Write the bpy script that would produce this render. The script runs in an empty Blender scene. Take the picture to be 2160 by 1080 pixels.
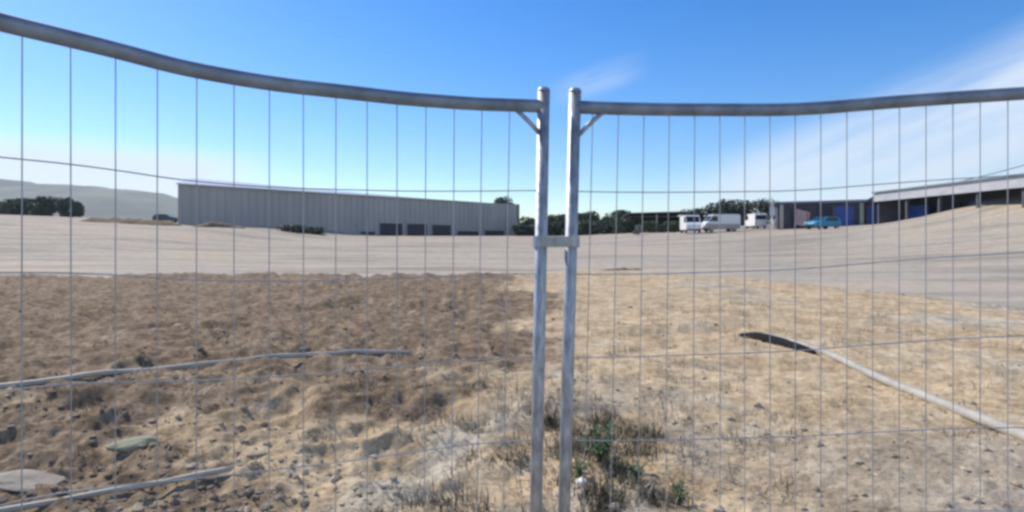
import bpy, bmesh, math, random
import numpy as np
from mathutils import Vector, Matrix

R = math.radians
random.seed(7)
rng = np.random.default_rng(11)
scene = bpy.context.scene
C = scene.collection

# ------------------------------------------------------------------ camera
EYE = 1.55
F = 1250.0                       # focal length in pixels of the 2160 wide frame
cd = bpy.data.cameras.new('camera')
cam = bpy.data.objects.new('camera', cd)
C.objects.link(cam)
cam.location = (0, 0, EYE)
cam.rotation_euler = (R(90), 0, 0)
cd.sensor_width = 36
cd.lens = 36 * F / 2160
cd.shift_y = -40 / 2160
cd.clip_start = 0.05
cd.clip_end = 12000
scene.camera = cam

# ------------------------------------------------------------------ world, sun, exposure
SUN_EL, SUN_AZ = 43, -55         # azimuth from +Y, negative = to the left
w = bpy.data.worlds.new("World")
scene.world = w
w.use_nodes = True
nt = w.node_tree
bg = nt.nodes['Background']
sky = nt.nodes.new('ShaderNodeTexSky')
sky.sky_type = 'NISHITA'
sky.sun_disc = False
sky.sun_elevation = R(SUN_EL)
sky.sun_rotation = R(SUN_AZ)
sky.air_density = 1.0
sky.dust_density = 0.3
sky.ozone_density = 4.0
hs = nt.nodes.new('ShaderNodeHueSaturation')
hs.inputs['Saturation'].default_value = 1.38
hs.inputs['Hue'].default_value = 0.508
nt.links.new(sky.outputs[0], hs.inputs['Color'])
tc = nt.nodes.new('ShaderNodeTexCoord')


def wmath(op, a, b=None, c=None):
    n = nt.nodes.new('ShaderNodeMath')
    n.operation = op
    n.use_clamp = False
    for i, v in enumerate((a, b, c)):
        if v is None:
            continue
        if isinstance(v, (int, float)):
            n.inputs[i].default_value = v
        else:
            nt.links.new(v, n.inputs[i])
    return n.outputs[0]


def wrange(v, a, b, smooth=True):
    n = nt.nodes.new('ShaderNodeMapRange')
    n.interpolation_type = 'SMOOTHSTEP' if smooth else 'LINEAR'
    nt.links.new(v, n.inputs[0])
    n.inputs[1].default_value = a
    n.inputs[2].default_value = b
    return n.outputs[0]


sep = nt.nodes.new('ShaderNodeSeparateXYZ')
nt.links.new(tc.outputs['Generated'], sep.inputs[0])
az = wmath('ARCTAN2', sep.outputs[0], sep.outputs[1])      # 0 ahead, + right
el = wmath('ARCSINE', sep.outputs[2])
comb = nt.nodes.new('ShaderNodeCombineXYZ')
nt.links.new(wmath('ADD', az, wmath('MULTIPLY', el, 0.4)), comb.inputs[0])
nt.links.new(wmath('MULTIPLY', wmath('SUBTRACT', el, wmath('MULTIPLY', az, 0.33)), 7.0), comb.inputs[1])
nz = nt.nodes.new('ShaderNodeTexNoise')
nz.inputs['Scale'].default_value = 3.2
nz.inputs['Detail'].default_value = 6
nz.inputs['Roughness'].default_value = 0.55
nt.links.new(comb.outputs[0], nz.inputs['Vector'])
# thin veil of cloud spreading up to the right, a band low on the left, a wisp ahead
diag = wmath('SUBTRACT', el, wmath('MULTIPLY_ADD', az, 0.364, -0.0165))
veilR = wmath('MULTIPLY', wrange(diag, 0.045, -0.04), wrange(az, 0.15, 0.42))
lineL = wmath('MULTIPLY', wrange(el, 0.145, 0.10), wrange(az, -0.34, -0.52))
wispx = wmath('MULTIPLY', wrange(wmath('ABSOLUTE', wmath('SUBTRACT', az, 0.14)), 0.10, 0.02),
              wrange(wmath('ABSOLUTE', wmath('SUBTRACT', el, wmath('MULTIPLY_ADD', az, 0.28, 0.215))), 0.035, 0.0))
n2 = wrange(nz.outputs[0], 0.25, 0.62)
cl = wmath('ADD', wmath('MULTIPLY', veilR, wmath('MULTIPLY_ADD', n2, 0.55, 0.26)),
           wmath('MULTIPLY', lineL, wmath('MULTIPLY_ADD', n2, 0.2, 0.8)))
cl = wmath('ADD', cl, wmath('MULTIPLY', wispx, wmath('MULTIPLY', n2, 0.32)))
cl = wmath('MINIMUM', cl, 0.9)
mx = nt.nodes.new('ShaderNodeMix')
mx.data_type = 'RGBA'
nt.links.new(cl, mx.inputs[0])
nt.links.new(hs.outputs[0], mx.inputs[6])
mx.inputs[7].default_value = (5.0, 5.5, 6.1, 1)
nt.links.new(mx.outputs[2], bg.inputs[0])
bg.inputs[1].default_value = 0.145

sd = bpy.data.lights.new('sun', 'SUN')
sd.energy = 4.4
sd.angle = R(0.6)
sd.color = (1.0, 0.89, 0.74)
sun = bpy.data.objects.new('sun', sd)
C.objects.link(sun)
dirv = Vector((math.sin(R(SUN_AZ)) * math.cos(R(SUN_EL)), math.cos(R(SUN_AZ)) * math.cos(R(SUN_EL)), math.sin(R(SUN_EL))))
sun.rotation_euler = dirv.to_track_quat('Z', 'Y').to_euler()

scene.view_settings.view_transform = 'Standard'
scene.view_settings.look = 'None'
scene.view_settings.exposure = 0.27
scene.view_settings.gamma = 1.0
scene.cycles.filter_width = 3.0
scene.cycles.volume_bounces = 0


# ------------------------------------------------------------------ helpers
def S(v, a, b):
    t = np.clip((np.asarray(v, dtype=float) - a) / (b - a), 0, 1)
    return t * t * (3 - 2 * t)


_perm = rng.random((256, 256))


def vnoise(x, y):
    xi = np.floor(x).astype(int)
    yi = np.floor(y).astype(int)
    fx = x - xi
    fy = y - yi
    fx = fx * fx * (3 - 2 * fx)
    fy = fy * fy * (3 - 2 * fy)
    a = _perm[xi & 255, yi & 255]
    b = _perm[(xi + 1) & 255, yi & 255]
    c = _perm[xi & 255, (yi + 1) & 255]
    d = _perm[(xi + 1) & 255, (yi + 1) & 255]
    return (a * (1 - fx) + b * fx) * (1 - fy) + (c * (1 - fx) + d * fx) * fy


def fbm(x, y, s, octv=4, rough=0.5):
    x = np.asarray(x, dtype=float)
    y = np.asarray(y, dtype=float)
    t = 0
    amp = 1
    tot = 0
    for o in range(octv):
        k = s * 2 ** o
        ca, sa = math.cos(o * 1.1), math.sin(o * 1.1)
        t = t + amp * vnoise((x * ca - y * sa) * k + 17.3 * o, (x * sa + y * ca) * k + 9.1 * o)
        tot += amp
        amp *= rough
    return t / tot - 0.5


def base_z(x, y):
    """broad shape of the yard: flat near the fence, rising into the distance and on both sides"""
    x = np.asarray(x, dtype=float)
    y = np.asarray(y, dtype=float)
    z = 1.75 * S(y, 22, 110)
    z = z + 0.042 * np.maximum(0, -x) * S(-x, 20, 38) * S(y, 28, 75)
    z = z + 0.0028 * np.maximum(0, np.minimum(x, 60) - 14) ** 2 * S(y, 12, 46) * (1 - 0.55 * S(y, 60, 78))
    z = z + 1.15 * S(x, 42, 56) * S(y, 25, 48) * (1 - S(y, 60, 76)) + 0.55 * S(x, 8, 22) * S(y, 40, 80)
    return z


def edge_y(x):
    """how far out the rough soil reaches before the gravel yard starts"""
    x = np.asarray(x, dtype=float)
    e = np.interp(x, [-60, -20, 0.5, 3.2, 8.0, 9.0, 10.3, 11.2, 12], [21.5, 22, 22.5, 26, 20.5, 18, 12.5, 6, -6])
    return e + 1.0 * fbm(x, x * 0 + 3, 0.4, 3)


def soil_z(x, y):
    e = edge_y(x)
    left = S(0.9 + (np.asarray(y, dtype=float) - 8) * 0.03 - np.asarray(x, dtype=float), -1.0, 2.0)  # 1 on the rough brown side
    near = 1 - S(y, 7, 20)
    z = base_z(x, y) + 0.10
    z = z + fbm(x, y, 0.35, 3) * 0.22
    lump = np.abs(fbm(x, y, 1.1, 4, 0.55))
    z = z + (0.10 - lump * 0.58) * (0.22 + 0.78 * left)
    z = z + fbm(x, y, 4.0, 4, 0.6) * (0.045 + 0.075 * left)
    z = z + fbm(x, y, 18.0, 3, 0.6) * 0.03
    z = z + 0.10 * np.exp(-((y - e + 1.2) / 0.9) ** 2) * left * (0.5 + fbm(x, y, 0.9, 2) * 2)
    # shallow rut crossing on the sandy side
    z = z + 0.07 * np.exp(-((y - (8.9 + 0.18 * x)) / 0.22) ** 2) * S(x, 0.6, 1.4) * (1 - S(x, 3.0, 3.8))
    z = z - 0.05 * np.exp(-((y - (8.5 + 0.18 * x)) / 0.22) ** 2) * S(x, 0.6, 1.4) * (1 - S(x, 3.0, 3.8))
    return z - 0.55 * S(y, e - 0.25, e + 0.5)


def gz(x, y):
    return float(max(base_z(x, y) - 0.02, soil_z(np.array([x]), np.array([y]))[0]))


def new_mat(name):
    m = bpy.data.materials.new(name)
    m.use_nodes = True
    return m, m.node_tree, m.node_tree.nodes['Principled BSDF']


def ramp(t, src, stops):
    r = t.nodes.new('ShaderNodeValToRGB')
    e = r.color_ramp.elements
    e[0].position, e[0].color = stops[0][0], (*stops[0][1], 1)
    e[1].position, e[1].color = stops[-1][0], (*stops[-1][1], 1)
    for p, c in stops[1:-1]:
        q = e.new(p)
        q.color = (*c, 1)
    t.links.new(src, r.inputs[0])
    return r.outputs[0]


def noise(t, scale, detail=4, rough=0.55, coord='Object', stretch=None):
    c = t.nodes.new('ShaderNodeTexCoord')
    n = t.nodes.new('ShaderNodeTexNoise')
    n.inputs['Scale'].default_value = scale
    n.inputs['Detail'].default_value = detail
    n.inputs['Roughness'].default_value = rough
    if stretch:
        mp = t.nodes.new('ShaderNodeMapping')
        mp.inputs['Scale'].default_value = stretch
        t.links.new(c.outputs[coord], mp.inputs[0])
        t.links.new(mp.outputs[0], n.inputs['Vector'])
    else:
        t.links.new(c.outputs[coord], n.inputs['Vector'])
    return n.outputs[0]


def mixc(t, f, a, b, mode='MIX'):
    m = t.nodes.new('ShaderNodeMix')
    m.data_type = 'RGBA'
    m.blend_type = mode
    for i, v in ((0, f), (6, a), (7, b)):
        if isinstance(v, (int, float)):
            m.inputs[i].default_value = v
        elif isinstance(v, tuple):
            m.inputs[i].default_value = (*v, 1)
        else:
            t.links.new(v, m.inputs[i])
    return m.outputs[2]


def bump(t, b, src, strength=0.3, dist=0.02):
    n = t.nodes.new('ShaderNodeBump')
    n.inputs['Strength'].default_value = strength
    n.inputs['Distance'].default_value = dist
    t.links.new(src, n.inputs['Height'])
    t.links.new(n.outputs[0], b.inputs['Normal'])


def simple(name, col, rough=0.6, metal=0.0, var=0.18, scale=3.0, stretch=None, bmp=0.0, col2=None):
    m, t, b = new_mat(name)
    n = noise(t, scale, 5, 0.6, 'Object', stretch)
    c2 = col2 or tuple(c * (1 - var) for c in col)
    c1 = tuple(min(1, c * (1 + var)) for c in col)
    t.links.new(ramp(t, n, [(0.3, c2), (0.7, c1)]), b.inputs['Base Color'])
    b.inputs['Roughness'].default_value = rough
    b.inputs['Metallic'].default_value = metal
    if bmp:
        bump(t, b, n, bmp, 0.02)
    return m


M = {}
M['galv'] = simple('galvanised_steel', (0.36, 0.39, 0.43), 0.56, 0.7, 0.38, 45, (1, 1, 0.35), 0.15)
M['rail'] = simple('shaded_rail_steel', (0.20, 0.245, 0.30), 0.55, 0.6, 0.3, 11, (1, 1, 1), 0.05)  # darker base colour carries the shade of the backlit top rail
M['wire'] = simple('mesh_wire_steel', (0.33, 0.35, 0.37), 0.6, 0.4, 0.2, 9)
M['bolt'] = simple('zinc_bolt', (0.28, 0.30, 0.31), 0.35, 0.8, 0.15, 20)
M['wall_grey'] = simple('grey_metal_cladding', (0.315, 0.315, 0.32), 0.55, 0.0, 0.10, 0.35, (1, 1, 0.2))
M['roof_pale'] = simple('pale_roof_sheet', (0.52, 0.58, 0.64), 0.5, 0.0, 0.08, 0.5)
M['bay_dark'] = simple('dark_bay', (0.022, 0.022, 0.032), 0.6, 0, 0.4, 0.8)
M['rust'] = simple('brown_trim', (0.10, 0.065, 0.05), 0.7, 0, 0.3, 1)
M['white'] = simple('white_paint', (0.78, 0.78, 0.78), 0.35, 0, 0.04, 1.5)
M['cream'] = simple('cream_paint', (0.42, 0.38, 0.32), 0.5, 0, 0.12, 1.5)
M['teal'] = simple('teal_blue_paint', (0.01, 0.27, 0.50), 0.3, 0, 0.12, 1.5)
M['navy'] = simple('navy_paint', (0.02, 0.07, 0.30), 0.45, 0, 0.25, 1.0)
M['blue'] = simple('blue_door_paint', (0.02, 0.12, 0.48), 0.45, 0, 0.25, 1.0)
M['darkcar'] = simple('dark_blue_grey_paint', (0.05, 0.065, 0.09), 0.3, 0, 0.1, 1.5)
M['pink'] = simple('faded_pink_sheet', (0.52, 0.33, 0.33), 0.7, 0, 0.2, 1.2)
M['tyre'] = simple('tyre_rubber', (0.02, 0.02, 0.02), 0.8, 0, 0.2, 6)
M['rim'] = simple('wheel_rim', (0.35, 0.35, 0.36), 0.4, 0.6, 0.1, 6)
M['lamp'] = simple('lamp_glass', (0.6, 0.6, 0.58), 0.15, 0, 0.05, 6)
M['red'] = simple('red_lamp', (0.3, 0.02, 0.02), 0.2, 0, 0.05, 6)
M['bark'] = simple('bark', (0.09, 0.07, 0.05), 0.9, 0, 0.3, 3, (1, 1, .2), 0.3)
M['pipe'] = simple('pale_grey_plastic', (0.36, 0.35, 0.31), 0.6, 0, 0.18, 6, None, 0.05, (0.30, 0.28, 0.24))
M['hose'] = simple('black_rubber', (0.004, 0.005, 0.006), 1.0, 0, 0.3, 8)
M['rock'] = simple('pale_stone', (0.27, 0.24, 0.19), 0.85, 0, 0.2, 9, None, 0.4)
M['whiterock'] = simple('white_stone', (0.78, 0.76, 0.72), 0.8, 0, 0.1, 12, None, 0.3)
M['mossrock'] = simple('lichen_stone', (0.27, 0.27, 0.18), 0.9, 0, 0.2, 7, None, 0.4)
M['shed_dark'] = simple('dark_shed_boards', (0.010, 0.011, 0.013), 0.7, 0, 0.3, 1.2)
M['slate'] = simple('dark_grey_roof', (0.055, 0.065, 0.08), 0.6, 0, 0.2, 1.0)
M['block'] = simple('grey_block_wall', (0.075, 0.078, 0.095), 0.7, 0, 0.25, 0.5)
M['fascia'] = simple('white_fascia', (0.42, 0.43, 0.45), 0.5, 0, 0.14, 0.6, (1, 1, 3))
M['teal_sheet'] = simple('grey_green_roof_sheet', (0.22, 0.27, 0.29), 0.5, 0, 0.12, 0.8)
M['brick'] = simple('red_brown_wall', (0.16, 0.06, 0.055), 0.8, 0, 0.25, 1.0)
M['cable'] = simple('cable_black', (0.06, 0.08, 0.09), 0.6, 0, 0.1, 2)
gm, gt_, gb_ = new_mat('vehicle_glass')
gb_.inputs['Base Color'].default_value = (0.02, 0.028, 0.035, 1)
gb_.inputs['Roughness'].default_value = 0.08
M['glass'] = gm


def leaf_mat(name, c1, c2, sc=1.5):
    m, t, b = new_mat(name)
    n = noise(t, sc, 3, 0.7)
    t.links.new(ramp(t, n, [(0.3, c1), (0.7, c2)]), b.inputs['Base Color'])
    b.inputs['Roughness'].default_value = 0.65
    return m


M['leaf'] = leaf_mat('dark_foliage', (0.018, 0.036, 0.020), (0.06, 0.085, 0.045), 0.9)
M['leaf2'] = leaf_mat('mid_foliage', (0.035, 0.055, 0.028), (0.085, 0.11, 0.05), 0.9)
M['leaf3'] = leaf_mat('grey_foliage', (0.15, 0.17, 0.14), (0.30, 0.31, 0.27), 1.5)
M['weed'] = leaf_mat('weed_leaf', (0.035, 0.085, 0.030), (0.09, 0.16, 0.06), 12)
M['straw'] = leaf_mat('straw', (0.20, 0.15, 0.09), (0.50, 0.42, 0.29), 6)
M['scrub'] = leaf_mat('dead_scrub', (0.04, 0.035, 0.028), (0.13, 0.11, 0.085), 6)
M['olive'] = leaf_mat('olive_grass', (0.07, 0.065, 0.035), (0.17, 0.14, 0.08), 5)

# soil: soil kinds and one painted shade patch come from a vertex attribute, grain from noise
m, t, b = new_mat('rough_soil')
at = t.nodes.new('ShaderNodeAttribute')
at.attribute_name = 'soil'
sp = t.nodes.new('ShaderNodeSeparateColor')
t.links.new(at.outputs['Color'], sp.inputs[0])
nA = noise(t, 1.7, 6, 0.65)
nB = noise(t, 6.5, 7, 0.72)
nC = noise(t, 38, 4, 0.7)
brown = ramp(t, nB, [(0.30, (0.085, 0.06, 0.038)), (0.5, (0.225, 0.168, 0.112)), (0.68, (0.40, 0.32, 0.225))])
tan = ramp(t, nB, [(0.30, (0.30, 0.225, 0.14)), (0.5, (0.54, 0.425, 0.27)), (0.70, (0.68, 0.57, 0.40))])
pale = ramp(t, nB, [(0.3, (0.36, 0.32, 0.25)), (0.7, (0.60, 0.56, 0.45))])
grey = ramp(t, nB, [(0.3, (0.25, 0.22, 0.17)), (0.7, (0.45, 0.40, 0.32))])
c = mixc(t, sp.outputs[0], brown, tan)
c = mixc(t, sp.outputs[1], c, pale)
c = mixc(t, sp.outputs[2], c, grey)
speck = ramp(t, nC, [(0.36, (0.50, 0.47, 0.42)), (0.46, (1, 1, 1)), (0.62, (1, 1, 1)), (0.72, (1.0, 1.0, 1.0))])
c = mixc(t, 0.85, c, speck, 'MULTIPLY')
c = mixc(t, 0.75, c, ramp(t, nA, [(0.38, (0.64, 0.61, 0.56)), (0.6, (1, 1, 1))]), 'MULTIPLY')
t.links.new(c, b.inputs['Base Color'])
b.inputs['Roughness'].default_value = 0.95
b.inputs['Specular IOR Level'].default_value = 0.15
bump(t, b, nC, 0.6, 0.02)
M['soil'] = m

m, t, b = new_mat('compacted_gravel')
nA = noise(t, 0.3, 7, 0.66, 'Object', (0.22, 1, 1))
nB = noise(t, 2.2, 6, 0.7)
c = ramp(t, nA, [(0.36, (0.30, 0.265, 0.21)), (0.5, (0.42, 0.38, 0.31)), (0.64, (0.50, 0.41, 0.30))])
c = mixc(t, 0.7, c, ramp(t, nB, [(0.3, (0.6, 0.6, 0.6)), (0.6, (1, 1, 1))]), 'MULTIPLY')
# wheel tracks: broken darker lines running across the yard
wv = t.nodes.new('ShaderNodeTexWave')
wv.bands_direction = 'Y'
wv.inputs['Scale'].default_value = 0.14
wv.inputs['Distortion'].default_value = 5.0
wv.inputs['Detail'].default_value = 3
wv.inputs['Detail Scale'].default_value = 0.35
tcn = t.nodes.new('ShaderNodeTexCoord')
mpn = t.nodes.new('ShaderNodeMapping')
mpn.inputs['Rotation'].default_value = (0, 0, 0.16)
t.links.new(tcn.outputs['Object'], mpn.inputs[0])
t.links.new(mpn.outputs[0], wv.inputs['Vector'])
tr = ramp(t, wv.outputs[1], [(0.0, (0.62, 0.60, 0.57)), (0.07, (0.78, 0.76, 0.73)), (0.16, (1, 1, 1))])
nM = ramp(t, noise(t, 0.07, 3, 0.6), [(0.42, (0, 0, 0)), (0.62, (1, 1, 1))])
c = mixc(t, nM, c, mixc(t, 0.8, c, tr, 'MULTIPLY'))
t.links.new(c, b.inputs['Base Color'])
b.inputs['Roughness'].default_value = 0.95
b.inputs['Specular IOR Level'].default_value = 0.15
bump(t, b, nB, 0.4, 0.03)
M['gravel'] = m

M['clod'] = None
m, t, b = new_mat('soil_clod')
n = noise(t, 5, 4, 0.7)
at = t.nodes.new('ShaderNodeAttribute')
at.attribute_name = 'soil'
sp = t.nodes.new('ShaderNodeSeparateColor')
t.links.new(at.outputs['Color'], sp.inputs[0])
c = mixc(t, sp.outputs[0], ramp(t, n, [(0.3, (0.07, 0.053, 0.038)), (0.7, (0.27, 0.22, 0.165))]),
         ramp(t, n, [(0.3, (0.24, 0.195, 0.14)), (0.7, (0.56, 0.49, 0.38))]))
t.links.new(c, b.inputs['Base Color'])
b.inputs['Roughness'].default_value = 0.95
M['clod'] = m

m, t, b = new_mat('far_hill')
n = noise(t, 0.006, 6, 0.6)
t.links.new(ramp(t, n, [(0.35, (0.09, 0.11, 0.09)), (0.65, (0.22, 0.23, 0.17))]), b.inputs['Base Color'])
b.inputs['Roughness'].default_value = 1
M['hill'] = m


def link(name, bm_or_mesh, mat, parent=None, loc=None, smooth=False):
    if isinstance(bm_or_mesh, bmesh.types.BMesh):
        bmesh.ops.recalc_face_normals(bm_or_mesh, faces=bm_or_mesh.faces)
        me = bpy.data.meshes.new(name)
        bm_or_mesh.to_mesh(me)
        bm_or_mesh.free()
    else:
        me = bm_or_mesh
    if mat is not None:
        me.materials.append(M[mat] if isinstance(mat, str) else mat)
    if smooth:
        me.polygons.foreach_set('use_smooth', [True] * len(me.polygons))
    o = bpy.data.objects.new(name, me)
    C.objects.link(o)
    if parent:
        o.parent = parent
    if loc:
        o.location = loc
    return o


def thing(name, label, cat, loc=(0, 0, 0), rz=0, group=None):
    o = bpy.data.objects.new(name, None)
    C.objects.link(o)
    o.location = loc
    o.rotation_euler = (0, 0, rz)
    o['label'] = label
    o['category'] = cat
    if group:
        o['group'] = group
    return o


def tag(o, label, cat, group=None, kind=None):
    if label:
        o['label'] = label
    if cat:
        o['category'] = cat
    if group:
        o['group'] = group
    if kind:
        o['kind'] = kind
    return o


def box(bm, x0, x1, y0, y1, z0, z1, bev=0.0, mat=None):
    v = [bm.verts.new((x, y, z)) for x in (x0, x1) for y in (y0, y1) for z in (z0, z1)]
    fs = [(0, 1, 3, 2), (4, 6, 7, 5), (0, 4, 5, 1), (2, 3, 7, 6), (0, 2, 6, 4), (1, 5, 7, 3)]
    faces = [bm.faces.new([v[i] for i in f]) for f in fs]
    if mat is not None:
        for q in v:
            q.co = mat @ q.co
    if bev:
        es = list({e for f in faces for e in f.edges})
        bmesh.ops.bevel(bm, geom=es, offset=bev, segments=2, affect='EDGES')


def tube(bm, pts, r, seg=12, cap=True):
    pts = [Vector(p) for p in pts]
    rs = r if isinstance(r, (list, tuple)) else [r] * len(pts)
    rings = []
    up = None
    for i, p in enumerate(pts):
        d = (pts[min(i + 1, len(pts) - 1)] - pts[max(i - 1, 0)]).normalized()
        if up is None:
            up = Vector((0, 0, 1)) if abs(d.z) < 0.9 else Vector((0, 1, 0))
        a = d.cross(up).normalized()
        bvec = a.cross(d).normalized()
        rings.append([bm.verts.new(p + (a * math.cos(k * 2 * math.pi / seg) + bvec * math.sin(k * 2 * math.pi / seg)) * rs[i])
                      for k in range(seg)])
    for i in range(len(rings) - 1):
        for k in range(seg):
            bm.faces.new((rings[i][k], rings[i][(k + 1) % seg], rings[i + 1][(k + 1) % seg], rings[i + 1][k]))
    if cap:
        bm.faces.new(rings[0][::-1])
        bm.faces.new(rings[-1])


def grid_mesh(name, X, Y, Z, attr=None):
    ny, nx = X.shape
    co = np.stack([X, Y, Z], -1).reshape(-1, 3).astype(np.float32)
    idx = np.arange(nx * ny).reshape(ny, nx)
    q = np.stack([idx[:-1, :-1], idx[:-1, 1:], idx[1:, 1:], idx[1:, :-1]], -1).reshape(-1, 4)
    return raw_mesh(name, co, q, attr)


def raw_mesh(name, co, q, attr=None, smooth=True):
    me = bpy.data.meshes.new(name)
    k = q.shape[1]
    me.vertices.add(len(co))
    me.vertices.foreach_set('co', np.asarray(co, dtype=np.float32).ravel())
    me.loops.add(q.size)
    me.loops.foreach_set('vertex_index', q.ravel().astype(np.int32))
    me.polygons.add(len(q))
    me.polygons.foreach_set('loop_start', np.arange(0, q.size, k, dtype=np.int32))
    me.polygons.foreach_set('loop_total', np.full(len(q), k, dtype=np.int32))
    me.polygons.foreach_set('use_smooth', [smooth] * len(q))
    me.update(calc_edges=True)
    if attr is not None:
        ca = me.color_attributes.new('soil', 'FLOAT_COLOR', 'POINT')
        a4 = np.concatenate([attr, np.ones((len(co), 1))], 1).astype(np.float32)
        ca.data.foreach_set('color', a4.ravel())
    return me


# ------------------------------------------------------------------ terrain
ys = np.concatenate([np.linspace(-40, 8, 24), np.linspace(9, 40, 90), 40 * 1.028 ** np.arange(1, 50),
                     np.array([190, 260, 400, 700, 1200, 2200.])])
xs = np.concatenate([[-3000, -1500, -700, -350, -220], np.linspace(-150, -62, 20), np.linspace(-60, 70, 260),
                     np.linspace(72, 150, 20), [220, 350, 700, 1500, 3000]])
X, Y = np.meshgrid(xs, ys)
Z = base_z(X, Y) + fbm(X, Y, 0.12, 4) * 0.16 * S(Y, 20, 34) + fbm(X, Y, 0.9, 3) * 0.07 * S(Y, 10, 20)
# behind the warehouse the land falls away
Z = np.where(np.abs(X) > 120, np.minimum(Z, 6), Z)
Z = np.where(Y > 170, Z * 0.3, Z)
g = link('gravel_yard', grid_mesh('gravel_yard', X, Y, Z), 'gravel')
g['kind'] = 'structure'

# near soil, finely modelled
v = 1.0 / np.linspace(1 / 1.2, 1 / 29.0, 620)
u = np.linspace(-1.25, 1.15, 760)
U, Yv = np.meshgrid(u, v)
Xs = U * (Yv + 0.8)
Zs = soil_z(Xs, Yv)


def soil_and_shade(x, y):
    n = fbm(x, y, 0.5, 4)
    n2 = fbm(x, y, 1.6, 4)
    line = np.interp(y, [0, 3.5, 5, 8, 12, 18, 26], [-1.6, -1.3, -1.0, 0.1, 0.3, 0.0, -0.8])
    tanm = S(x - line + n * 2.6 + fbm(x, y, 3.2, 3) * 1.2, -0.35, 0.6)
    # patches of lighter ground on the brown side, close by
    tanm = np.maximum(tanm, S(n2, 0.02, 0.22) * (1 - S(y, 4, 9)) * 0.75)
    # pale streaks
    d = np.abs((x + 0.55) - (y - 3.6) * 0.42)
    pl = np.exp(-(d / 0.24) ** 2) * S(y, 2.6, 3.2) * (1 - S(y, 4.4, 5.2)) * S(n2, -0.4, -0.1)
    pl = np.maximum(pl, S(n2, 0.10, 0.28) * S(x, -2, 1) * 0.6 * (1 - S(y, 9, 14)))
    pl = np.maximum(pl, S(n, 0.05, 0.2) * S(x, 4.3, 5.5) * 0.8)
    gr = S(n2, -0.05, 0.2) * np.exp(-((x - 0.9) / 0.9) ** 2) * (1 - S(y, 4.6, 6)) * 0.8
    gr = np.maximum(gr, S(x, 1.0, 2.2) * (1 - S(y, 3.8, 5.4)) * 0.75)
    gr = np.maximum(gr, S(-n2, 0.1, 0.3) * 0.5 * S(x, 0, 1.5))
    gr = np.maximum(gr, np.exp(-(((x - 2.7) / 0.5) ** 2 + ((y - 3.2) / 0.4) ** 2)))  # shaded lower right corner, painted into the soil colour as grey
    return np.stack([tanm, pl, gr], -1)


sk = soil_and_shade(Xs, Yv).reshape(-1, 3)
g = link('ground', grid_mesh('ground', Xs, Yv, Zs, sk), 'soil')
g['kind'] = 'structure'

# hills far behind on the left
hx = np.linspace(-2600, -380, 160)
hv = np.linspace(0, 1, 14)
HX, HV = np.meshgrid(hx, hv)
top = np.interp(hx / 1500 * F + 1080, [-1200, -300, 0, 60, 130, 220, 300, 380, 520, 780], [420, 372, 376, 383, 388, 396, 402, 418, 455, 500])
hh = (500 - top) / F * 1500 + 6 * fbm(hx, hx * 0, 0.012, 4) * 4
HZ = (hh[None, :]) * np.sin(HV * math.pi / 2) ** 0.9 - 2 + fbm(HX, HV * 400, 0.01, 4) * 12 * np.sin(HV * math.pi)
HY = 1050 + HV * 450
h = link('hills', grid_mesh('hills', HX, HY, HZ), 'hill')
h['kind'] = 'structure'


# ------------------------------------------------------------------ clods, straw
def ico(sub=1):
    bm = bmesh.new()
    bmesh.ops.create_icosphere(bm, subdivisions=sub, radius=1)
    co = np.array([v.co[:] for v in bm.verts])
    fa = np.array([[v.index for v in f.verts] for f in bm.faces])
    bm.free()
    return co, fa


def scatter_clods(n, name):
    co0, fa0 = ico(1)
    inv = rng.uniform(1 / 20.0, 1 / 2.7, n)
    y = 1 / inv
    x = rng.uniform(-1.0, 1.0, n) * (y + .4)
    dens = S(fbm(x, y, 0.8, 3), -0.2, 0.15)
    left = S(1.0 - x, -1, 2)
    keep = (rng.random(n) < dens * (0.25 + 0.75 * left)) & (y < edge_y(x) - 0.8)
    x, y = x[keep], y[keep]
    n = len(x)
    size = np.clip(rng.lognormal(-4.45, 0.5, n), 0.005, 0.032) * (1 + 0.4 * S(y, 5, 15))
    z = soil_z(x, y)
    V = np.repeat(co0[None], n, 0) * (1 + rng.uniform(-0.28, 0.28, (n, len(co0), 1)))
    ang = rng.uniform(0, 6.28, n)
    sx, sy, sz = (rng.uniform(0.7, 1.5, n) * size for _ in range(3))
    sz = sz * 0.6
    vx, vy, vz = V[..., 0] * sx[:, None], V[..., 1] * sy[:, None], V[..., 2] * sz[:, None]
    ca, sa = np.cos(ang)[:, None], np.sin(ang)[:, None]
    P = np.stack([vx * ca - vy * sa + x[:, None], vx * sa + vy * ca + y[:, None], vz + z[:, None] + sz[:, None] * 0.35], -1)
    Fc = fa0[None] + (np.arange(n) * len(co0))[:, None, None]
    kind = soil_and_shade(x, y)
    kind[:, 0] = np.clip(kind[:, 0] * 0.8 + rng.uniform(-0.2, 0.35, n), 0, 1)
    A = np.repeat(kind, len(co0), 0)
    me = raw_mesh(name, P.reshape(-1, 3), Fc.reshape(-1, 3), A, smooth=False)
    o = link(name, me, 'clod')
    o['kind'] = 'stuff'
    o['label'] = 'loose soil clods and small stones strewn over the rough ground'
    o['category'] = 'clods'


scatter_clods(7000, 'soil_clods')


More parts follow.
